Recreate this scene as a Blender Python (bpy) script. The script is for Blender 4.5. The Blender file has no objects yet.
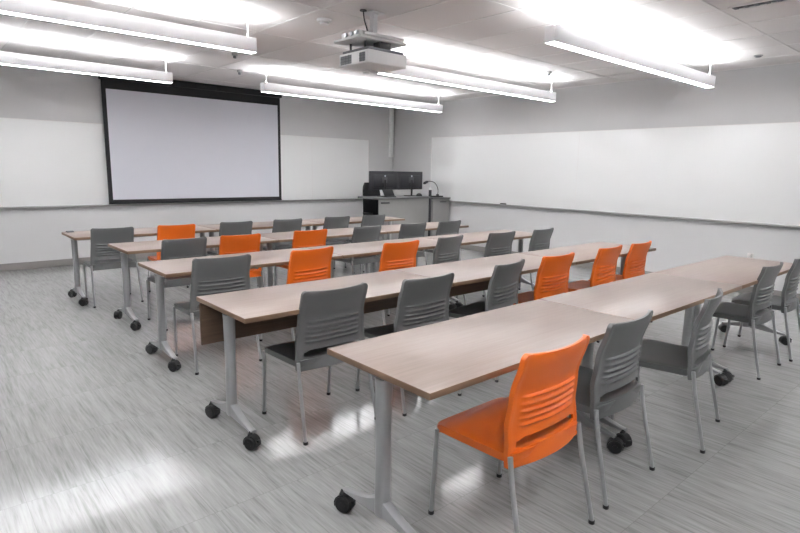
import bpy, bmesh, math, random
from mathutils import Vector, Matrix
random.seed(7)
C = bpy.context.scene.collection
PI = math.pi
V = Vector

# ------------------------------------------------------------------ materials
def srgb(r, g, b):
    f = lambda c: c/12.92 if c <= .04045 else ((c+.055)/1.055)**2.4
    return (f(r/255), f(g/255), f(b/255), 1)

def mat(name, col, rough=.5, metal=0, spec=.5, bump=0, bscale=200, var=0, vscale=6, coat=0):
    m = bpy.data.materials.new(name); m.use_nodes = True
    n = m.node_tree; b = n.nodes['Principled BSDF']
    b.inputs['Base Color'].default_value = col
    b.inputs['Roughness'].default_value = rough
    b.inputs['Metallic'].default_value = metal
    b.inputs['Specular IOR Level'].default_value = spec
    b.inputs['Coat Weight'].default_value = coat
    tc = n.nodes.new('ShaderNodeTexCoord')
    if var:
        no = n.nodes.new('ShaderNodeTexNoise'); no.inputs['Scale'].default_value = vscale; no.inputs['Detail'].default_value = 4
        n.links.new(tc.outputs['Object'], no.inputs['Vector'])
        mx = n.nodes.new('ShaderNodeMix'); mx.data_type = 'RGBA'
        mx.inputs['A'].default_value = tuple(c*(1-var) for c in col[:3])+(1,)
        mx.inputs['B'].default_value = tuple(min(1, c*(1+var)) for c in col[:3])+(1,)
        n.links.new(no.outputs['Fac'], mx.inputs['Factor']); n.links.new(mx.outputs['Result'], b.inputs['Base Color'])
    if bump:
        no = n.nodes.new('ShaderNodeTexNoise'); no.inputs['Scale'].default_value = bscale; no.inputs['Detail'].default_value = 2
        n.links.new(tc.outputs['Object'], no.inputs['Vector'])
        bp = n.nodes.new('ShaderNodeBump'); bp.inputs['Strength'].default_value = bump; bp.inputs['Distance'].default_value = .002
        n.links.new(no.outputs['Fac'], bp.inputs['Height']); n.links.new(bp.outputs['Normal'], b.inputs['Normal'])
    return m

def emit(name, col, s):
    m = bpy.data.materials.new(name); m.use_nodes = True
    n = m.node_tree; b = n.nodes['Principled BSDF']
    b.inputs['Base Color'].default_value = (.8, .8, .8, 1)
    b.inputs['Emission Color'].default_value = col; b.inputs['Emission Strength'].default_value = s
    return m

def wood(name, a, bcol, rough=.4, seed=0.0):
    m = bpy.data.materials.new(name); m.use_nodes = True
    n = m.node_tree; b = n.nodes['Principled BSDF']; b.inputs['Roughness'].default_value = rough
    b.inputs['Specular IOR Level'].default_value = .4
    tc = n.nodes.new('ShaderNodeTexCoord'); mp = n.nodes.new('ShaderNodeMapping')
    mp.inputs['Scale'].default_value = (1.3, 26, 26); mp.inputs['Location'].default_value = (seed, seed, 0)
    n.links.new(tc.outputs['Object'], mp.inputs['Vector'])
    no = n.nodes.new('ShaderNodeTexNoise'); no.inputs['Scale'].default_value = 2.2; no.inputs['Detail'].default_value = 7; no.inputs['Roughness'].default_value = .65
    n.links.new(mp.outputs['Vector'], no.inputs['Vector'])
    mp2 = n.nodes.new('ShaderNodeMapping'); mp2.inputs['Scale'].default_value = (1, 160, 160)
    n.links.new(tc.outputs['Object'], mp2.inputs['Vector'])
    n2 = n.nodes.new('ShaderNodeTexNoise'); n2.inputs['Scale'].default_value = 2; n2.inputs['Detail'].default_value = 3
    n.links.new(mp2.outputs['Vector'], n2.inputs['Vector'])
    ad = n.nodes.new('ShaderNodeMix'); ad.data_type = 'FLOAT'; ad.inputs['Factor'].default_value = .3
    n.links.new(no.outputs['Fac'], ad.inputs['A']); n.links.new(n2.outputs['Fac'], ad.inputs['B'])
    cr = n.nodes.new('ShaderNodeValToRGB'); cr.color_ramp.elements[0].position = .3; cr.color_ramp.elements[1].position = .7
    cr.color_ramp.elements[0].color = a; cr.color_ramp.elements[1].color = bcol
    n.links.new(ad.outputs['Result'], cr.inputs['Fac']); n.links.new(cr.outputs['Color'], b.inputs['Base Color'])
    return m

def floor_mat():
    m = bpy.data.materials.new('vinyl_floor'); m.use_nodes = True
    n = m.node_tree; b = n.nodes['Principled BSDF']; L = n.links.new
    b.inputs['Specular IOR Level'].default_value = .42
    geo = n.nodes.new('ShaderNodeNewGeometry'); sx = n.nodes.new('ShaderNodeSeparateXYZ'); L(geo.outputs['Position'], sx.inputs[0])
    def math_(op, a, bb=None):
        k = n.nodes.new('ShaderNodeMath'); k.operation = op
        for i, v in enumerate((a, bb)):
            if v is None: continue
            if isinstance(v, (int, float)): k.inputs[i].default_value = v
            else: L(v, k.inputs[i])
        return k.outputs[0]
    tx = math_('DIVIDE', math_('ADD', sx.outputs[0], .03), .305)
    ty = math_('DIVIDE', math_('ADD', sx.outputs[1], .25), .61)
    fx, fy = math_('FLOOR', tx), math_('FLOOR', ty)
    cmb = n.nodes.new('ShaderNodeCombineXYZ'); L(fx, cmb.inputs[0]); L(fy, cmb.inputs[1])
    wn = n.nodes.new('ShaderNodeTexWhiteNoise'); wn.noise_dimensions = '2D'; L(cmb.outputs[0], wn.inputs['Vector'])
    # streaks run along y, shifted per tile
    off = math_('MULTIPLY', wn.outputs['Value'], 40)
    cv = n.nodes.new('ShaderNodeCombineXYZ')
    L(math_('MULTIPLY', sx.outputs[0], 85), cv.inputs[0]); L(math_('MULTIPLY', sx.outputs[1], 4.5), cv.inputs[1]); L(off, cv.inputs[2])
    n1 = n.nodes.new('ShaderNodeTexNoise'); n1.inputs['Scale'].default_value = 1; n1.inputs['Detail'].default_value = 4; n1.inputs['Roughness'].default_value = .6
    L(cv.outputs[0], n1.inputs['Vector'])
    cv2 = n.nodes.new('ShaderNodeCombineXYZ')
    L(math_('MULTIPLY', sx.outputs[0], 26), cv2.inputs[0]); L(math_('MULTIPLY', sx.outputs[1], 2.2), cv2.inputs[1]); L(off, cv2.inputs[2])
    n2 = n.nodes.new('ShaderNodeTexNoise'); n2.inputs['Scale'].default_value = 1; n2.inputs['Detail'].default_value = 3
    L(cv2.outputs[0], n2.inputs['Vector'])
    f = math_('ADD', math_('MULTIPLY', n1.outputs['Fac'], .65), math_('MULTIPLY', n2.outputs['Fac'], .35))
    f = math_('ADD', f, math_('MULTIPLY', math_('SUBTRACT', wn.outputs['Value'], .5), .035))
    cr = n.nodes.new('ShaderNodeValToRGB'); e = cr.color_ramp.elements
    e[0].position = .34; e[0].color = srgb(130, 130, 129); e[1].position = .62; e[1].color = srgb(163, 163, 162)
    k = e.new(.46); k.color = srgb(149, 149, 148)
    L(f, cr.inputs['Fac'])
    # joints
    gx = math_('PINGPONG', tx, .5); gy = math_('PINGPONG', ty, .5)
    jx = math_('LESS_THAN', gx, .004); jy = math_('LESS_THAN', gy, .002)
    j = math_('MAXIMUM', jx, jy)
    mx = n.nodes.new('ShaderNodeMix'); mx.data_type = 'RGBA'; mx.inputs['B'].default_value = srgb(118, 118, 116)
    L(math_('MULTIPLY', j, .6), mx.inputs['Factor']); L(cr.outputs['Color'], mx.inputs['A']); L(mx.outputs['Result'], b.inputs['Base Color'])
    n3 = n.nodes.new('ShaderNodeTexNoise'); n3.inputs['Scale'].default_value = 2.5; L(geo.outputs['Position'], n3.inputs['Vector'])
    L(math_('ADD', math_('MULTIPLY', n3.outputs['Fac'], .06), .10), b.inputs['Roughness'])
    n4 = n.nodes.new('ShaderNodeTexNoise'); n4.inputs['Scale'].default_value = 9; n4.inputs['Detail'].default_value = 1; L(geo.outputs['Position'], n4.inputs['Vector'])
    bp = n.nodes.new('ShaderNodeBump'); bp.inputs['Strength'].default_value = .05; bp.inputs['Distance'].default_value = .003
    L(n4.outputs['Fac'], bp.inputs['Height']); L(bp.outputs['Normal'], b.inputs['Normal'])
    return m

M = dict(
    floor=floor_mat(),
    wall=mat('wall_paint', srgb(202, 201, 201), .75, bump=.25, bscale=120, var=.02, vscale=2),
    ceil=mat('acoustic_tile', srgb(224, 219, 217), .9, bump=.5, bscale=260, var=.03, vscale=60),
    grid=mat('ceiling_grid', srgb(228, 224, 222), .6),
    white=mat('white_plastic', srgb(240, 240, 238), .4),
    base=mat('baseboard_vinyl', srgb(134, 130, 127), .5),
    board=mat('whiteboard', srgb(236, 236, 235), .28, spec=.4),
    alu=mat('aluminium_trim', srgb(170, 170, 168), .4, .6),
    screen=mat('screen_fabric', srgb(208, 208, 216), .85),
    black=mat('black_fabric', srgb(22, 21, 24), .7),
    metal=mat('silver_paint', srgb(160, 161, 162), .38, .25, bump=.05, bscale=400),
    rubber=mat('black_rubber', srgb(24, 24, 25), .45),
    grey=mat('grey_plastic', srgb(100, 101, 101), .42, bump=.15, bscale=500),
    orange=mat('orange_plastic', srgb(226, 104, 22), .4, bump=.15, bscale=500),
    edge=mat('edge_band', srgb(124, 98, 76), .45, var=.08, vscale=30),
    panel=wood('panel_wood', srgb(78, 60, 47), srgb(104, 82, 65), .5, 3.0),
    top=wood('laminate', srgb(134, 119, 111), srgb(151, 136, 128), .36),
    under=mat('dark_underside', srgb(70, 62, 56), .6),
    fix=mat('fixture_white', srgb(243, 243, 245), .5),
    lamp_up=emit('lamp_uplight', (.93, .965, 1, 1), 30.5),
    lamp_dn=emit('lamp_downlight', (.93, .965, 1, 1), 9.2),
    wire=mat('white_wire', srgb(235, 235, 235), .5),
    dark=mat('dark_plastic', srgb(38, 38, 42), .4),
    darkgrey=mat('dark_grey', srgb(70, 70, 72), .45),
    desk=mat('desk_grey', srgb(140, 139, 137), .5, var=.03, vscale=12),
    deskt=mat('desk_top', srgb(108, 108, 108), .45),
    proj=mat('projector_white', srgb(222, 222, 222), .45),
    vent=mat('vent_grey', srgb(110, 112, 116), .6),
    led=mat('badge_silver', srgb(200, 205, 210), .3, .5),
)

# ------------------------------------------------------------------ geometry helpers
def box(bm, x0, x1, y0, y1, z0, z1, bev=0, mi=0, seg=2):
    r = bmesh.ops.create_cube(bm, size=1)
    vs = r['verts']
    for v in vs:
        v.co = V(((x0+x1)/2+v.co.x*(x1-x0), (y0+y1)/2+v.co.y*(y1-y0), (z0+z1)/2+v.co.z*(z1-z0)))
    fs = list({f for v in vs for f in v.link_faces})
    for f in fs: f.material_index = mi
    if bev:
        es = list({e for f in fs for e in f.edges})
        rr = bmesh.ops.bevel(bm, geom=es, offset=bev, segments=seg, profile=.5, affect='EDGES')
        for f in rr['faces']: f.material_index = mi
    return fs

def ring(bm, c, t, rx, ry, n, up=V((0, 0, 1)), p=2.0, ang0=0):
    t = t.normalized()
    a = up.cross(t)
    if a.length < 1e-4: a = V((1, 0, 0))
    a.normalize(); b = t.cross(a)
    out = []
    for i in range(n):
        th = ang0+2*PI*i/n
        cc, ss = math.cos(th), math.sin(th)
        k = 1.0 if p == 2.0 else (abs(cc)**p+abs(ss)**p)**(-1/p)
        out.append(bm.verts.new(c+a*(rx*cc*k)+b*(ry*ss*k)))
    return out

def loft(bm, rings, cap=True, mi=0):
    n = len(rings[0])
    for A, B in zip(rings, rings[1:]):
        for i in range(n):
            f = bm.faces.new((A[i], A[(i+1) % n], B[(i+1) % n], B[i])); f.material_index = mi
    if cap:
        f = bm.faces.new(list(reversed(rings[0]))); f.material_index = mi
        f = bm.faces.new(rings[-1]); f.material_index = mi

def tube(bm, pts, r, n=12, mi=0, up=V((0, 0, 1)), ry=None, p=2.0):
    pts = [V(q) for q in pts]; R = []
    rs = r if isinstance(r, (list, tuple)) else [r]*len(pts)
    for i, c in enumerate(pts):
        t = (pts[min(i+1, len(pts)-1)]-pts[max(i-1, 0)])
        R.append(ring(bm, c, t, rs[i], (ry[i] if isinstance(ry, (list, tuple)) else ry) or rs[i], n, up, p))
    loft(bm, R, True, mi)

def smooth_pts(pts, k=6):
    pts = [V(p) for p in pts]; out = []
    for i in range(len(pts)-1):
        p0, p1, p2, p3 = pts[max(i-1, 0)], pts[i], pts[i+1], pts[min(i+2, len(pts)-1)]
        for j in range(k):
            t = j/k
            out.append(.5*((2*p1)+(p2-p0)*t+(2*p0-5*p1+4*p2-p3)*t*t+(3*p1-p0-3*p2+p3)*t**3))
    out.append(pts[-1]); return out

def cyl(bm, c, axis, r, h, n=24, mi=0, bev=0):
    c = V(c); ax = V(axis).normalized()
    if bev:
        R = [ring(bm, c-ax*h/2, ax, r-bev, r-bev, n), ring(bm, c-ax*(h/2-bev), ax, r, r, n), ring(bm, c+ax*(h/2-bev), ax, r, r, n), ring(bm, c+ax*h/2, ax, r-bev, r-bev, n)]
    else:
        R = [ring(bm, c-ax*h/2, ax, r, r, n), ring(bm, c+ax*h/2, ax, r, r, n)]
    loft(bm, R, True, mi)

def build(name, bm, mats, parent=None, smooth=True, ang=35):
    bmesh.ops.recalc_face_normals(bm, faces=bm.faces)
    me = bpy.data.meshes.new(name); bm.to_mesh(me); bm.free()
    for m in (mats if isinstance(mats, (list, tuple)) else [mats]): me.materials.append(m)
    if smooth:
        me.shade_smooth(); me.set_sharp_from_angle(angle=math.radians(ang))
    o = bpy.data.objects.new(name, me); C.objects.link(o)
    if parent: o.parent = parent
    return o

def nb(): return bmesh.new()
def tag(o, label=None, cat=None, group=None, kind=None):
    for k, v in (('label', label), ('category', cat), ('group', group), ('kind', kind)):
        if v: o[k] = v
    return o
def thing(name, loc=(0, 0, 0), rz=0, label=None, cat=None, group=None):
    o = bpy.data.objects.new(name, None); C.objects.link(o); o.location = loc; o.rotation_euler = (0, 0, rz)
    o.empty_display_size = .1
    return tag(o, label, cat, group)
def copy_tree(o, parent=None):
    c = o.copy(); C.objects.link(c)
    if parent: c.parent = parent
    for ch in list(o.children): copy_tree(ch, c)
    return c
def struct(name, bm, m, **k): return tag(build(name, bm, m, **k), kind='structure')

# ------------------------------------------------------------------ room shell
XW, YW, ZC = 8.069, 9.418, 2.83
XL, YB = -2.2, -1.6
T = .12
b = nb(); box(b, XL-T, XW+T, YB-T, YW+T, -T, 0); struct('floor', b, M['floor'], smooth=False)
b = nb(); box(b, XL-T, XW+T, YB-T, YW+T, ZC, ZC+T); struct('ceiling', b, M['ceil'], smooth=False)
b = nb(); box(b, XL-T, XW+T, YW, YW+T, 0, ZC); struct('wall_front', b, M['wall'], smooth=False)
b = nb(); box(b, XL-T, XW+T, YB-T, YB, 0, ZC); struct('wall_back', b, M['wall'], smooth=False)
b = nb(); box(b, XW, XW+T, YB, YW, 0, ZC); struct('wall_right', b, M['wall'], smooth=False)
b = nb(); box(b, XL-T, XL, YB, YW, 0, ZC); struct('wall_left', b, M['wall'], smooth=False)
b = nb(); box(b, XL, XW, YW-.012, YW, 0, .1, .003); struct('baseboard_front', b, M['base'])
b = nb(); box(b, XW-.012, XW, YB, YW-.012, 0, .1, .003); struct('baseboard_right', b, M['base'])
b = nb(); box(b, XL, XL+.012, YB, YW-.012, 0, .1, .003); struct('baseboard_left', b, M['base'])
b = nb(); box(b, XL+.012, XW-.012, YB, YB+.012, 0, .1, .003); struct('baseboard_back', b, M['base'])
# ceiling T-bar grid
b = nb(); g = .012
x = 6.34
xs = [x-.587*k for k in range(-2, 15)]
for x in xs:
    if XL < x < XW: box(b, x-g, x+g, YB, YW, ZC-.004, ZC)
y = 1.94-1.15*3
while y < YW:
    box(b, XL, XW, y-g, y+g, ZC-.0045, ZC); y += 1.15
box(b, XL, XW, YW-.022, YW, ZC-.004, ZC); box(b, XW-.022, XW, YB, YW, ZC-.004, ZC)
struct('trim_1', b, M['grid'], smooth=False)

# ------------------------------------------------------------------ whiteboards and screen
def board_x(x0, x1, z0, z1, label, seams=()):
    t = thing('whiteboard', (x0, YW, z0), 0, label, 'whiteboard')
    w = x1-x0; h = z1-z0
    b = nb(); box(b, 0, w, -.014, 0, 0, h, .002); build('writing_surface', b, M['board'], t)
    b = nb()
    box(b, -.008, w+.008, -.018, 0, h, h+.008); box(b, -.008, 0, -.018, 0, 0, h); box(b, w, w+.008, -.018, 0, 0, h)
    for s in seams: box(b, s-x0-.002, s-x0+.002, -.0155, -.013, 0, h)
    build('frame', b, M['grid'], t)
    b = nb(); box(b, -.008, w+.008, -.06, 0, -.022, 0, .003); box(b, -.008, w+.008, -.062, -.055, -.012, .008, .002)
    build('marker_tray', b, M['alu'], t)
board_x(-.6, 7.38, .885, 2.085, 'long white dry-erase board on the front wall behind the pull-down projection screen', (1.0, 3.4, 6.0))
t = thing('whiteboard', (XW, .3, .915), 0, 'long white dry-erase board filling the right-hand wall', 'whiteboard')
w = 8.2-.3; h = 1.222
b = nb(); box(b, -.014, 0, 0, w, 0, h, .002); build('writing_surface', b, M['board'], t)
b = nb(); box(b, -.018, 0, -.008, w+.008, h, h+.008); box(b, -.018, 0, -.008, 0, 0, h); box(b, -.018, 0, w, w+.008, 0, h)
for s in (1.85, 4.9): box(b, -.0155, -.013, s-.3-.002, s-.3+.002, 0, h)
build('frame', b, M['grid'], t)
b = nb(); box(b, -.06, 0, -.008, w+.008, -.022, 0, .003); box(b, -.062, -.055, -.008, w+.008, -.012, .008, .002)
build('marker_tray', b, M['alu'], t)
b = nb(); box(b, XW-.052, XW-.016, 6.26, 6.38, .916, .942, .006)
tag(build('whiteboard_eraser', b, M['darkgrey']), 'small dark eraser lying on the tray of the right-hand whiteboard', 'eraser')

ys = YW-.10
t = thing('projection_screen', (3.80, ys, 2.75), 0, 'large pull-down projection screen with black border on the front wall', 'projection screen')
x0, x1 = 2.325-3.80, 5.27-3.80
b = nb(); box(b, x0-.01, x1+.01, -.07, .085, -.02, .075, .008); build('casing', b, M['black'], t)
zt, zb = -.02, -1.83
b = nb()
box(b, x0, x1, -.002, .004, -.152, zt); box(b, x0, x0+.06, -.002, .004, zb, -.152); box(b, x1-.05, x1, -.002, .004, zb, -.152)
box(b, x0+.06, x1-.05, -.002, .004, zb, zb+.045)
build('border', b, M['black'], t)
b = nb(); box(b, x0+.06, x1-.05, -.001, .003, zb+.045, -.152); build('screen_surface', b, M['screen'], t)
b = nb(); tube(b, [(x0, 0, zb-.008), (x1, 0, zb-.008)], .014, 10); build('weight_bar', b, M['black'], t)

# conduit in the corner
t = thing('wall_conduit', (XW-.075, YW-.03, 1.76), 0, 'white vertical cable conduit running down to a box in the front right corner', 'conduit')
b = nb(); box(b, -.046, .046, -.024, .03, .06, ZC-1.76, .003); build('raceway', b, M['white'], t)
b = nb(); box(b, -.05, .05, -.03, .03, 0, .06, .005); build('end_cap', b, M['white'], t)
t = thing('wall_outlet', (XW, 2.34, .47), 0, 'small white power outlet low on the right wall beyond the nearest table row', 'outlet')
b = nb(); box(b, -.008, 0, -.037, .037, -.058, .058, .003); build('cover_plate', b, M['grid'], t)
b = nb(); box(b, -.012, -.007, -.02, .02, .006, .04, .003); box(b, -.012, -.007, -.02, .02, -.04, -.006, .003); build('socket', b, M['vent'], t)
b = nb(); box(b, -.05, -.008, -.022, .022, .01, .05, .006); build('plug', b, M['grid'], t)

# ------------------------------------------------------------------ pendant lights
def make_light(L):
    t = thing('pendant_light', (0, 0, 0))
    H, W = .125, .10
    b = nb()
    h = W/2
    box(b, -L/2, L/2, -h, -h+.004, 0, H, .0015); box(b, -L/2, L/2, h-.004, h, 0, H, .0015)
    box(b, -L/2, -L/2+.004, -h+.004, h-.004, 0, H); box(b, L/2-.004, L/2, -h+.004, h-.004, 0, H)
    box(b, -L/2+.004, L/2-.004, -h+.004, h-.004, .05, .06)
    build('housing', b, M['fix'], t)
    b = nb(); box(b, -L/2+.004, L/2-.004, -h+.004, h-.004, .002, .012); build('lower_diffuser', b, M['lamp_dn'], t)
    b = nb(); box(b, -L/2+.03, L/2-.03, -h+.018, h-.018, .105, .118); build('upper_lamp', b, M['lamp_up'], t)
    for s in (-1, 1):
        b = nb(); x = s*(L/2-.06)
        tube(b, [(x, 0, H-.02), (x, 0, .3)], .004, 8)
        tube(b, [(x, -.02, H), (x, 0, H+.03), (x, .02, H)], .002, 6)
        cyl(b, (x, 0, .304), (0, 0, 1), .012, .008, 16)
        build('hanger', b, M['wire'], t)
    return t
Lt = 3.30; ZL = 2.52
lights = [  # centre x, y
    (.88, 4.92, 'white pendant light at upper left, the longer of the two cut by the left edge'),
    (1.03, 7.45, 'white pendant light above the left whiteboard, its end over the corner of the projection screen'),
    (5.60, 7.28, 'white pendant light hanging in front of the corner, farthest of the right-hand pendants'),
    (5.62, 4.90, 'white pendant light passing just behind the ceiling projector'),
    (5.63, 2.75, 'white pendant light at upper right, nearest and largest of the right-hand pendants'),
]
lp = make_light(Lt)
for i, (x, y, lab) in enumerate(lights + [(.90, 2.35, 'added out-of-view white pendant light overhead on the left, nearer than the projector'), (.9, -.1, 'added out-of-view white pendant light overhead at the rear left of the room'), (5.6, -.1, 'added out-of-view white pendant light overhead at the rear right of the room')]):  # last three pendants are added out of view to light the room evenly
    o = lp if i == 0 else copy_tree(lp)
    o.location = (x, y, ZL); tag(o, lab, 'ceiling light', 'linear pendant lights')
    if i == 2: o.scale.x = 1.06

# ------------------------------------------------------------------ ceiling fittings
def disc_fit(name, x, y, r, h, label, cat, m='proj', inner=None, group=None):
    t = thing(name, (x, y, ZC-.004), 0, label, cat, group)
    b = nb(); cyl(b, (0, 0, -h*.25), (0, 0, 1), r, h*.5, 28, bev=.003); build('base_plate', b, M[m], t)
    b = nb(); cyl(b, (0, 0, -h*.75), (0, 0, 1), inner or r*.6, h*.5, 24, bev=.003); build('cap', b, M['vent' if inner else m], t)
disc_fit('smoke_detector', 3.015, 4.50, .07, .045, 'round white smoke detector on the ceiling left of the projector', 'smoke detector')
disc_fit('sprinkler_head', 6.62, 4.55, .035, .06, 'small sprinkler head on the ceiling beyond the right-hand end of the middle pendant', 'sprinkler', 'alu', .018, 'ceiling sprinklers')
disc_fit('sprinkler_head', 3.113, 6.55, .035, .06, 'small sprinkler head on the ceiling below the end of the upper left pendant', 'sprinkler', 'alu', .018, 'ceiling sprinklers')
disc_fit('sprinkler_head', 3.687, 7.62, .035, .06, 'small sprinkler head on the ceiling above the projection screen casing', 'sprinkler', 'alu', .018, 'ceiling sprinklers')
disc_fit('sprinkler_head', 7.30, 2.286, .045, .02, 'flat round sprinkler head on the ceiling at upper right near the right wall', 'sprinkler', 'alu', .03, 'ceiling sprinklers')
t = thing('slot_diffuser', (5.14, 1.30, ZC-.004), 0, 'dark slotted air diffuser in the ceiling at the upper right corner', 'air vent')
b = nb()
for dx in (-.06, .045): box(b, dx, dx+.015, -.6, .55, -.012, 0, .002)
for dy in (-.6, .535): box(b, -.045, .045, dy, dy+.015, -.012, 0, .002)
build('frame', b, M['grid'], t)
b = nb(); box(b, -.045, .045, -.585, .535, -.003, 0); build('slot', b, M['rubber'], t)
for k in range(-7, 8):
    b = nb(); box(b, -.045, .045, k*.075-.02, k*.075+.01, -.008, -.003, .001); build('vane', b, M['vent'], t)

# ------------------------------------------------------------------ projector and its mount
t = thing('projector', (3.11, 3.91, 2.345), 0, 'white ceiling projector with grey side vents hanging over the left tables', 'projector')
b = nb(); box(b, -.21, .21, -.20, .20, 0, .105, .012, seg=3); build('body', b, M['proj'], t)
b = nb(); box(b, -.19, .19, -.18, .18, .105, .13, .006); build('top_cover', b, M['vent'], t)
for y0, y1 in ((-.165, -.085), (.02, .175)):
    b = nb(); box(b, -.2115, -.205, y0, y1, .015, .085)
    sv = build('side_vent', b, M['vent'], t)
    b = nb()
    for k in range(1, 3):
        z = .015+.07*k/3; box(b, -.214, -.2115, y0, y1, z-.002, z+.002)
    for k in range(1, 4):
        y = y0+(y1-y0)*k/4; box(b, -.214, -.2113, y-.002, y+.002, .013, .087)
    build('vent_grille', b, M['darkgrey'], sv)
b = nb(); cyl(b, (.06, .215, .055), (0, 1, 0), .042, .05, 28, bev=.004); build('lens', b, M['dark'], t)
b = nb(); box(b, .02, .12, .08, .17, -.02, 0, .005); build('foot', b, M['proj'], t)
t = thing('projector_mount', (3.10, 3.95, ZC-.004), 0, 'white ceiling bracket and column carrying the projector', 'projector mount')
b = nb(); box(b, .03, .17, -.0, .14, -.012, 0, .003); build('ceiling_plate', b, M['proj'], t)
b = nb(); box(b, .075, .125, .045, .095, -.27, -.01, .004); build('column', b, M['proj'], t)
b = nb()
box(b, -.24, .26, -.19, .18, -.285, -.262, .006); box(b, -.2, .22, -.2, -.17, -.262, -.235, .004); box(b, -.22, -.17, -.15, .1, -.262, -.22, .006)
build('tray', b, M['proj'], t)
b = nb(); box(b, -.16, .2, -.165, -.145, -.262, -.232, .003); build('slide_rail', b, M['darkgrey'], t)
for yy in (-.13, -.06, .02):
    b = nb(); cyl(b, (-.232, yy, -.244), (1, 0, 0), .018, .022, 14, bev=.003); build('adjuster_knob', b, M['led'], t)
b = nb()
for sx in (-.12, .12):
    for sy in (-.1, .1): tube(b, [(sx, sy, -.350), (sx, sy, -.28)], .01, 8)
box(b, -.14, .14, -.12, .12, -.3505, -.344, .002)
box(b, -.02, .1, -.17, -.08, -.345, -.285, .004)
build('arm', b, M['darkgrey'], t)
b = nb(); tube(b, smooth_pts([(-.02, .06, 0), (-.015, .05, -.08), (.0, .03, -.16), (-.01, 0, -.24), (-.04, -.02, -.262)]), .006, 8); cyl(b, (-.02, .06, -.004), (0, 0, 1), .03, .008, 16)
build('cable', b, M['rubber'], t)

# ------------------------------------------------------------------ chairs
def clamp(v, a, c): return max(a, min(c, v))
def lerp_tab(tab, z):
    for (z0, v0), (z1, v1) in zip(tab, tab[1:]):
        if z <= z1:
            t = clamp((z-z0)/(z1-z0), 0, 1); t = t*t*(3-2*t); return v0+(v1-v0)*t
    return tab[-1][1]
PROF = [(.38, -.192), (.47, -.178), (.56, -.166), (.66, -.172), (.84, -.218)]
WRAP = [(.38, .044), (.5, .039), (.62, .033), (.84, .036)]
ZT = .838
def back_mesh():
    bm = nb()
    us = [-1, -.97, -.93, -.88, -.84, -.8, -.74, -.66]+[-.58+.1*i for i in range(12)]+[.58, .66, .74, .8, .84, .88, .93, .97, 1]
    us = sorted(set(round(u, 3) for u in us))
    zs = [.385, .390, .40, .42, .44, .452, .458, .464, .474, .484, .490, .496, .505, .515]
    z = .522
    while z < .672: zs.append(round(z, 4)); z += .0034
    zs += [.69, .71, .73, .75, .77, .79, .80, .808, .814, .819, .824, .828, .832, .835, .837, .838]
    def w(z):
        base = .243 + (.221-.243)*clamp((z-.38)/.3, 0, 1)
        r = .024
        if z > ZT-r: base -= r-math.sqrt(max(0, r*r-(z-(ZT-r))**2))
        r = .012
        if z < .385+r: base -= r-math.sqrt(max(0, r*r-((.385+r)-z)**2))
        return base
    def louv(u, z):
        # five raised louvres
        if z < .524 or z > .669: return 0
        fade = clamp((.80-abs(u))/.07, 0, 1); fade = fade*fade*(3-2*fade)
        ph = ((z-.524)/.029) % 1.0
        k = (ph/.76 if ph < .76 else (1-ph)/.24)
        return -.0125*fade*k*k
    F, B = {}, {}
    for i, z in enumerate(zs):
        for j, u in enumerate(us):
            x = u*w(z)
            yc = lerp_tab(PROF, z)+lerp_tab(WRAP, z)*(u*u)
            zz = z+.004*(abs(u)**3)*clamp((z-.75)/.08, 0, 1)
            if z < .60: zz += .009*(1-u*u)*clamp((.60-z)/.1, 0, 1)
            # slot ends round off
            if .450 < z < .50 and abs(u) > .7: zz = .475+(zz-.475)*(.5 if abs(u) >= .8 else .8)
            th = .011+.010*clamp((abs(u)-.9)/.07, 0, 1)
            F[i, j] = bm.verts.new((x, yc+th*.5+louv(u, z)*.8, zz))
            B[i, j] = bm.verts.new((x*1.0, yc-th*.5+louv(u, z), zz))
    quads = set()
    for i in range(len(zs)-1):
        for j in range(len(us)-1):
            um = (us[j]+us[j+1])/2; zm = (zs[i]+zs[i+1])/2
            if abs(um) < .86 and .452 < zm < .496: continue
            quads.add((i, j))
    for i, j in quads:
        bm.faces.new((F[i, j], F[i+1, j], F[i+1, j+1], F[i, j+1]))
        bm.faces.new((B[i, j], B[i, j+1], B[i+1, j+1], B[i+1, j]))
        for (di, dj), (a, c) in {(-1, 0): ((i, j), (i, j+1)), (1, 0): ((i+1, j+1), (i+1, j)), (0, -1): ((i+1, j), (i, j)), (0, 1): ((i, j+1), (i+1, j+1))}.items():
            if (i+di, j+dj) not in quads:
                bm.faces.new((F[a], F[c], B[c], B[a]))
    return bm
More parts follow.
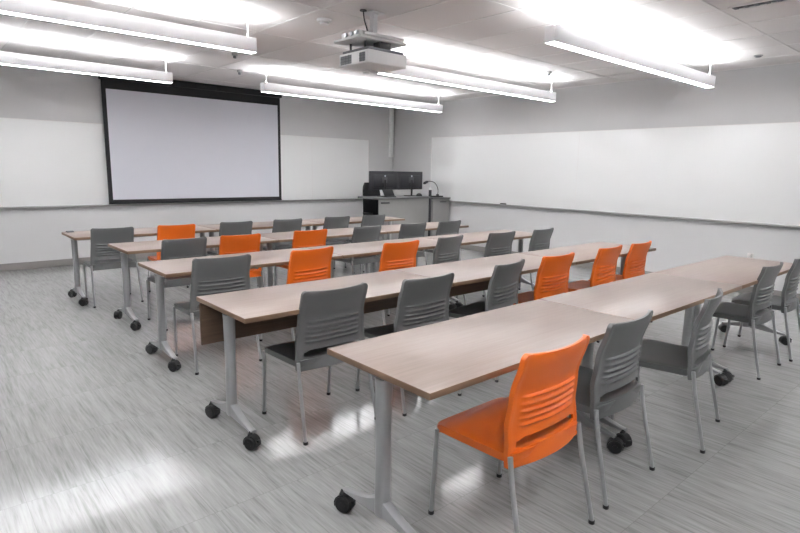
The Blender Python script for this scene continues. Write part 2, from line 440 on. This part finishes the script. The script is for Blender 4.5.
def seat_mesh():
    bm = nb(); nx, ny = 16, 18
    Tt, Bt = {}, {}
    def sm(t): t = clamp(t, 0, 1); return t*t*(3-2*t)
    for i in range(nx+1):
        for j in range(ny+1):
            u = -1+2*i/nx; v = -1+2*j/ny
            u = math.copysign(abs(u)**.85, u); v = math.copysign(abs(v)**.85, v)
            hw = .236+.016*(v*.5+.5)
            k = max(abs(u), abs(v))
            # squircle rounding of the plan
            q = 9.0; s = k/((abs(u)**q+abs(v)**q)**(1/q)) if k > .01 else 1
            x = u*hw*s; y = .032+v*.213*s
            z = .448-.010*(1-u*u)*(1-v*v)
            z -= .020*sm((v-.72)/.28)**1.5
            z -= .006*sm((abs(u)-.85)/.15)
            z += .006*sm((-v-.7)/.3)
            e = sm((max(abs(u), abs(v))-.9)/.1)
            Tt[i, j] = bm.verts.new((x, y, z))
            Bt[i, j] = bm.verts.new((x*.985, .032+(y-.032)*.985, z-.014-.020*e))
    for i in range(nx):
        for j in range(ny):
            bm.faces.new((Tt[i, j], Tt[i+1, j], Tt[i+1, j+1], Tt[i, j+1]))
            bm.faces.new((Bt[i, j], Bt[i, j+1], Bt[i+1, j+1], Bt[i+1, j]))
    per = [(i, 0) for i in range(nx)]+[(nx, j) for j in range(ny)]+[(i, ny) for i in range(nx, 0, -1)]+[(0, j) for j in range(ny, 0, -1)]
    for a, c in zip(per, per[1:]+per[:1]): bm.faces.new((Tt[a], Bt[a], Bt[c], Tt[c]))
    return bm
def make_chair(color):
    t = thing('stacking_chair')
    build('seat', seat_mesh(), M[color], t, ang=50)
    build('backrest', back_mesh(), M[color], t, ang=50)
    for sx in (-1, 1):
        for kind in (1, -1):
            b = nb()
            if kind == 1: pts = [(sx*.240, .222, .412), (sx*.240, .226, .36), (sx*.239, .232, .25), (sx*.237, .246, .012)]
            else: pts = [(sx*.236, -.160, .440), (sx*.238, -.168, .39), (sx*.240, -.185, .30), (sx*.250, -.250, .012)]
            tube(b, smooth_pts(pts, 4), .0105, 12)
            lg = build('leg', b, M['metal'], t, ang=60)
            e = pts[-1]
            b = nb(); cyl(b, (e[0], e[1], .0085), (0, 0, 1), .0135, .017, 14, bev=.002); build('glide', b, M['rubber'], lg)
    b = nb()
    for sx in (-1, 1): tube(b, [(sx*.236, .215, .408), (sx*.226, .18, .410), (sx*.222, 0, .412), (sx*.224, -.14, .410), (sx*.234, -.16, .408)], .008, 10)
    tube(b, [(-.222, .14, .408), (.222, .14, .408)], .009, 10); tube(b, [(-.222, -.13, .408), (.222, -.13, .408)], .009, 10)
    build('seat_frame', b, M['metal'], t, ang=60)
    return t
proto = {'grey': make_chair('grey'), 'orange': make_chair('orange')}
used = set()
R1, R2, R3, R4, R5 = ('in the row nearest the screen', 'in second row from screen', 'in the middle row of tables', 'along the fourth row', 'in the nearest row')
chairs = [
 # x, y, yaw(deg), colour, label
 (1.640, 6.655, -2, 'grey', 'grey plastic chair left of the only orange one '+R1),
 (2.310, 6.635, -2, 'orange', 'the only orange plastic chair '+R1),
 (3.040, 6.655, 0, 'grey', 'grey plastic chair directly right of the orange one '+R1),
 (3.760, 6.655, 0, 'grey', 'grey plastic chair two places right of the orange one '+R1),
 (4.550, 6.655, 0, 'grey', 'grey plastic chair second from the right end '+R1),
 (5.210, 6.655, 0, 'grey', 'rightmost grey plastic chair, below the office chair, '+R1),
 (1.915, 5.370, 2, 'grey', 'grey plastic chair left of the two orange ones '+R2),
 (2.485, 5.370, -2, 'orange', 'left one of the two orange plastic chairs '+R2),
 (3.295, 5.370, 0, 'orange', 'right one of the two orange plastic chairs '+R2),
 (4.075, 5.370, 3, 'grey', 'grey plastic chair directly right of the orange pair '+R2),
 (4.830, 5.370, -2, 'grey', 'grey plastic chair before the podium desk, second from right '+R2),
 (5.490, 5.370, 0, 'grey', 'rightmost grey plastic chair, before the side cabinet, '+R2),
 (1.730, 4.110, -2, 'grey', 'grey plastic chair left of the two orange ones '+R3),
 (2.480, 4.100, 7, 'orange', 'left one of the two orange plastic chairs '+R3),
 (3.420, 4.030, 2, 'orange', 'right one of the two orange plastic chairs '+R3),
 (4.110, 4.080, 10, 'grey', 'grey plastic chair directly right of the orange pair '+R3),
 (4.920, 4.040, 0, 'grey', 'grey plastic chair second from the right end '+R3),
 (5.630, 4.000, 5, 'grey', 'grey plastic chair at the right-hand end '+R3),
 (1.770, 2.720, 0, 'grey', 'leftmost grey plastic chair, its legs in full view, '+R4),
 (2.435, 2.650, 0, 'grey', 'second grey plastic chair from the left '+R4),
 (3.280, 2.690, 10, 'grey', 'grey plastic chair directly left of the three orange ones '+R4),
 (3.960, 2.700, 0, 'orange', 'left one of the three orange plastic chairs '+R4),
 (4.790, 2.700, 3, 'orange', 'middle one of the three orange plastic chairs '+R4),
 (5.370, 2.690, 3, 'orange', 'right one of the three orange plastic chairs '+R4),
 (1.848, 1.335, 0, 'orange', 'large orange plastic chair in the foreground, the only orange one '+R5),
 (2.49, 1.36, 2, 'grey', 'grey plastic chair directly right of the foreground orange one'),
 (3.34, 1.315, 11, 'grey', 'turned grey plastic chair pulled out at the middle table of the nearest row'),
 (4.91, 1.445, 0, 'grey', 'second grey plastic chair from the right edge '+R5),
 (5.585, 1.43, 4, 'grey', 'grey plastic chair at the right edge of the picture '+R5),
]
for x, y, a, col, lab in chairs:
    if col in used: o = copy_tree(proto[col])
    else: o = proto[col]; used.add(col)
    o.location = (x, y, 0); o.rotation_euler = (0, 0, math.radians(a))
    k = .95 if y > 5 else 1
    o.scale = (k, k, .99 if y > 5 else 1)
    tag(o, lab, 'chair', ('orange' if col == 'orange' else 'grey')+' stacking chairs at the tables')

# ------------------------------------------------------------------ tables
TL = 1.535
def make_table():
    t = thing('training_table')
    b = nb()
    h = TL/2
    fs = box(b, -h, h, -.312, .318, .712, .740, .004)
    for f in b.faces:
        f.normal_update()
        f.material_index = 0 if f.normal.z > .7 else (2 if f.normal.z < -.7 else 1)
    build('tabletop', b, [M['top'], M['edge'], M['under']], t)
    b = nb(); box(b, -h+.09, h-.09, -.03, .03, .672, .706, .005); build('beam', b, M['metal'], t)
    for s in (-1, 1):
        x = s*(h-.056)
        b = nb()
        R = [ring(b, V((x, 0, z)), V((0, 0, 1)), rx, ry, 24, V((0, 1, 0)), 3.0) for z, rx, ry in
             ((.10, .026, .03), (.105, .028, .032), (.17, .028, .031), (.45, .027, .029), (.66, .029, .033), (.69, .031, .037))]
        loft(b, R)
        lg = build('leg', b, M['metal'], t, ang=50)
        b = nb(); box(b, x-.028, x+.028, -.16, .16, .694, .711, .004)
        build('top_bracket', b, M['metal'], lg)
        for sy in (-1, 1):
            b = nb()
            prof = [(.0, .10, .172), (.03, .10, .170), (.07, .096, .150), (.12, .092, .132), (.18, .088, .116), (.235, .085, .104), (.262, .084, .100)]
            Rr = []
            for yy, z0, z1 in prof:
                hw = .022-.02*yy
                Rr.append([b.verts.new((x+a, sy*yy, z)) for a, z in ((-hw, z0+.004), (-hw+.004, z0), (hw-.004, z0), (hw, z0+.004), (hw, z1-.004), (hw-.005, z1), (-hw+.005, z1), (-hw, z1-.004))])
            loft(b, Rr)
            build('foot', b, M['metal'], lg, ang=40)
            # twin wheel caster
            cs = bpy.data.objects.new('caster', None)
            b = nb()
            for d in (-1, 1):
                cyl(b, (d*.017, -.012, .037), (1, 0, 0), .037, .022, 28, bev=.005)
                cyl(b, (d*.0285, -.012, .037), (1, 0, 0), .014, .003, 14)
            R2_ = []
            for k in range(9):
                th = math.radians(-20+k*27)
                c = V((0, -.012+.0395*math.cos(th), .037+.0395*math.sin(th)))
                R2_.append([b.verts.new(c+V((dx, .004*math.cos(th)*q, .004*math.sin(th)*q))) for dx, q in ((-.022, 0), (.022, 0), (.022, 1), (-.022, 1))])
            loft(b, R2_)
            tube(b, [(0, -.006, .06), (0, 0, .078), ((.01 if s < 0 else 0), 0, .090)], [.016, .014, .011], 12)
            box(b, -.012, .012, -.062, -.042, .050, .058, .002)
            c = build('caster', b, M['rubber'], lg, ang=40)
            bpy.data.objects.remove(cs)
            c.location = (x+(-.018 if s < 0 else 0), sy*.255, 0)
    return t
tp = make_table(); first = True
rows = [(1.277, 7.156, 1.535), (1.43, 5.878, 1.505), (1.327, 4.611, 1.535), (1.228, 3.183, 1.54), (1.288, 1.907, 1.54)]
rn = ['the row nearest the projection screen', 'the second row from the screen', 'the middle row', 'the fourth row', 'the nearest row']
pn = ['left-hand table of ', 'middle table of ', 'right-hand table of ']
for r, (xl, yb, L) in enumerate(rows):
    for k in range(3):
        o = tp if first else copy_tree(tp); first = False
        o.location = (xl+L*(k+.5), yb-.305, 0); o.scale.x = L/1.54
        extra = ' with brown panel below' if (r == 3 and k < 2) else ''
        tag(o, 'wood-topped wheeled table, '+pn[k]+rn[r]+extra, 'table', 'wheeled training tables in five rows')
        for lg in o.children:
            for c in lg.children:
                if c.name.startswith('caster'): c.rotation_euler.z = random.choice((-1, 1, 1))*random.uniform(.25, .75)
        if r == 3 and k < 2:
            b = nb(); box(b, -TL/2-.0, TL/2-.002, .26, .278, .455, .708, .002)
            tag(build('modesty_panel', b, M['panel'], o), 'dark brown wood-grain modesty panel')
# small power module on far left table corner
b = nb(); box(b, 1.315, 1.385, 7.07, 7.13, .7405, .756, .004)
tag(build('desk_grommet', b, M['vent']), 'small grey grommet box on the back left corner of the farthest table', 'grommet')

# ------------------------------------------------------------------ podium desk
PY = 7.585
t = thing('podium_desk', (6.80, PY+.36, 0), 0, 'grey instructor podium desk with flat front panel in the front right corner', 'desk')
b = nb(); box(b, -.59, .625, -.35, -.325, .04, .975, .004)
build('front_panel', b, M['desk'], t)
for s in (-.25, 1):
    b = nb(); box(b, s*.6-.0125, s*.6+.0125, -.323, .18, 0, .975, .003); build('side_panel', b, M['desk'], t)
b = nb(); box(b, -.645, .64, -.375, .20, .976, 1.01, .005); build('worktop', b, M['deskt'], t)
b = nb(); box(b, -.55, -.35, -.354, -.350, .90, .93, .001); build('vent_slot', b, M['darkgrey'], t)
b = nb(); box(b, .646, .69, -.35, -.31, 0, 1.13, .004); build('corner_post', b, M['dark'], t)
b = nb(); tube(b, [(.668, -.33, 1.13), (.668, -.33, 1.15), (.64, -.345, 1.165)], .016, 12); build('post_cap', b, M['proj'], t)
t = thing('side_cabinet', (7.77, PY+.36, 0), 0, 'grey side cabinet with a door, standing right of the podium desk', 'cabinet')
b = nb(); box(b, -.25, .225, -.33, .35, .03, .955, .004); build('body', b, M['desk'], t)
b = nb(); box(b, -.255, .232, -.36, .36, .956, .985, .004); build('worktop', b, M['deskt'], t)
b = nb(); box(b, -.235, .215, -.348, -.331, .06, .93, .003); d = build('door', b, M['desk'], t)
b = nb(); box(b, -.05, .12, -.358, -.348, .895, .91, .003); build('handle', b, M['darkgrey'], d)
b = nb(); box(b, -.22, .2, -.3, .3, 0, .03); build('plinth', b, M['darkgrey'], t)
# monitors, seen from behind
for i, (x, rz) in enumerate(((6.545, .0), (7.195, -.0))):
    t = thing('monitor', (x, PY+.36-.06, 1.011), rz, ('left' if i == 0 else 'right')+' one of two black monitors seen from behind on the podium desk', 'monitor', 'monitors on the podium desk')
    b = nb(); box(b, -.322, .322, .0, .022, .12, .455, .005); build('panel', b, M['dark'], t)
    b = nb(); box(b, -.303, .303, .022, .0235, .135, .443); build('display', b, M['rubber'], t)
    b = nb(); box(b, -.24, .24, -.022, .0, .16, .39, .012); build('rear_housing', b, M['dark'], t)
    b = nb(); box(b, -.055, .055, -.045, -.022, .25, .35, .004); build('stand_plate', b, M['darkgrey'], t)
    b = nb(); tube(b, [(0, -.05, .012), (0, -.05, .30)], .018, 14); box(b, -.11, .11, -.12, .05, 0, .014, .004); build('stand', b, M['rubber'], t)
    b = nb(); cyl(b, (-.0, -.046, .37), (0, 1, 0), .016, .004, 16); build('badge', b, M['led'], t)
# laptop / tablet console
t = thing('touch_panel', (6.50, PY+.07, 1.011), .12, 'small black tilted touch panel on the left of the podium desk top', 'touch panel')
b = nb(); box(b, -.12, .12, -.05, .09, 0, .02, .005); build('base', b, M['dark'], t)
b = nb()
fs = box(b, -.13, .13, -.006, .006, 0, .13, .003)
bmesh.ops.rotate(b, verts=b.verts, cent=(0, 0, 0), matrix=Matrix.Rotation(-.5, 3, 'X')); bmesh.ops.translate(b, verts=b.verts, vec=(0, .0, .022))
build('display', b, M['rubber'], t)
t = thing('conference_speaker', (7.27, PY+.12, 1.011), 0, 'small black dome speaker on the right of the podium desk top', 'speaker')
b = nb()
R = [ring(b, V((0, 0, z)), V((0, 0, 1)), r, r, 24) for z, r in ((0, .055), (.01, .06), (.03, .055), (.05, .04), (.06, .018))]
loft(b, R); build('dome', b, M['rubber'], t)
b = nb(); cyl(b, (0, 0, .002), (0, 0, 1), .066, .004, 24); build('base', b, M['vent'], t)
# gooseneck lamp/document camera on the cabinet
t = thing('gooseneck_microphone', (7.80, PY+.16, .986), 0, 'black gooseneck microphone curving left from its base on the side cabinet', 'microphone')
b = nb(); box(b, -.13, .1, -.06, .06, 0, .028, .006); cyl(b, (0, 0, .04), (0, 0, 1), .028, .03, 18, bev=.004); build('base', b, M['rubber'], t)
b = nb(); tube(b, smooth_pts([(0, 0, .05), (.01, 0, .13), (-.03, 0, .22), (-.12, -.01, .285), (-.24, -.02, .305), (-.30, -.02, .30)]), .0065, 10); build('gooseneck', b, M['rubber'], t)
b = nb(); tube(b, [(-.29, -.02, .302), (-.31, -.02, .296), (-.38, -.02, .27), (-.40, -.02, .262)], [.010, .024, .026, .016], 14); build('head', b, M['rubber'], t)

# office chair behind the desk
t = thing('office_chair', (6.56, 8.02, 0), math.radians(180), 'black high-backed office chair behind the left end of the podium desk', 'office chair')
b = nb()
us = [-1+.2*i for i in range(11)]; zs = [.56+.069*i for i in range(11)]
F, B = {}, {}
for i, z in enumerate(zs):
    q = i/10
    for j, u in enumerate(us):
        w = .20*(1-.12*abs(2*q-1)**3); w = w-(.05*(q**10))
        yy = -.25-.05*q+.05*u*u+.03*math.sin(q*PI)
        F[i, j] = b.verts.new((u*w, yy, z)); B[i, j] = b.verts.new((u*w*.97, yy-.045, z))
for i in range(10):
    for j in range(10):
        b.faces.new((F[i, j], F[i+1, j], F[i+1, j+1], F[i, j+1])); b.faces.new((B[i, j], B[i, j+1], B[i+1, j+1], B[i+1, j]))
per = [(0, j) for j in range(10)]+[(i, 10) for i in range(10)]+[(10, j) for j in range(10, 0, -1)]+[(i, 0) for i in range(10, 0, -1)]
for a, c in zip(per, per[1:]+per[:1]): b.faces.new((F[a], B[a], B[c], F[c]))
build('backrest', b, M['black'], t, ang=50)
b = nb(); box(b, -.23, .23, -.22, .24, .44, .52, .03, seg=4); build('seat', b, M['black'], t)
for s in (-1, 1):
    b = nb(); tube(b, smooth_pts([(s*.22, 0, .46), (s*.265, 0, .48), (s*.27, 0, .6), (s*.265, 0, .69)]), .014, 10); box(b, s*.265-.03, s*.265+.03, -.12, .12, .69, .715, .01, seg=3)
    build('armrest', b, M['rubber'], t)
b = nb(); tube(b, smooth_pts([(0, -.2, .46), (0, -.32, .49), (0, -.36, .6), (0, -.35, .8)]), .02, 10); build('back_support', b, M['rubber'], t)
b = nb(); tube(b, [(0, 0, .1), (0, 0, .43)], .028, 16); box(b, -.1, .1, -.1, .1, .41, .44, .008); build('gas_column', b, M['rubber'], t)
for k in range(5):
    a = 2*PI*k/5+.3; c, s = math.cos(a), math.sin(a)
    b = nb(); tube(b, [(0, 0, .12), (.15*c, .15*s, .105), (.30*c, .30*s, .075)], [.026, .022, .016], 10); lg = build('base_leg', b, M['rubber'], t)
    b = nb(); cyl(b, (.30*c, .30*s, .031), (-s, c, 0), .030, .045, 18, bev=.006); build('caster', b, M['rubber'], lg)

# ------------------------------------------------------------------ camera / world / view
f, p, yw, rl, hc = 558.98097, .1714, .72472, .01876, 1.49681
Fw = V((math.sin(yw)*math.cos(p), math.cos(yw)*math.cos(p), -math.sin(p)))
Rt = V((math.cos(yw), -math.sin(yw), 0)); Up = Rt.cross(Fw)
c, s = math.cos(rl), math.sin(rl)
a = c*Rt+s*Up; u = -s*Rt+c*Up
cam = bpy.data.cameras.new('camera'); cam.sensor_width = 36; cam.lens = f/800*36; cam.clip_start = .05
co = bpy.data.objects.new('camera', cam); C.objects.link(co)
Mx = Matrix((a, u, -Fw)).transposed().to_4x4(); Mx.translation = V((0, 0, hc)); co.matrix_world = Mx
sc = bpy.context.scene; sc.camera = co
w = bpy.data.worlds.new('world'); sc.world = w; w.use_nodes = True
w.node_tree.nodes['Background'].inputs['Color'].default_value = (.6, .62, .65, 1); w.node_tree.nodes['Background'].inputs['Strength'].default_value = .2
vs = sc.view_settings; vs.view_transform = 'Standard'; vs.look = 'None'; vs.exposure = 1.42; vs.gamma = 1; vs.use_curve_mapping = False
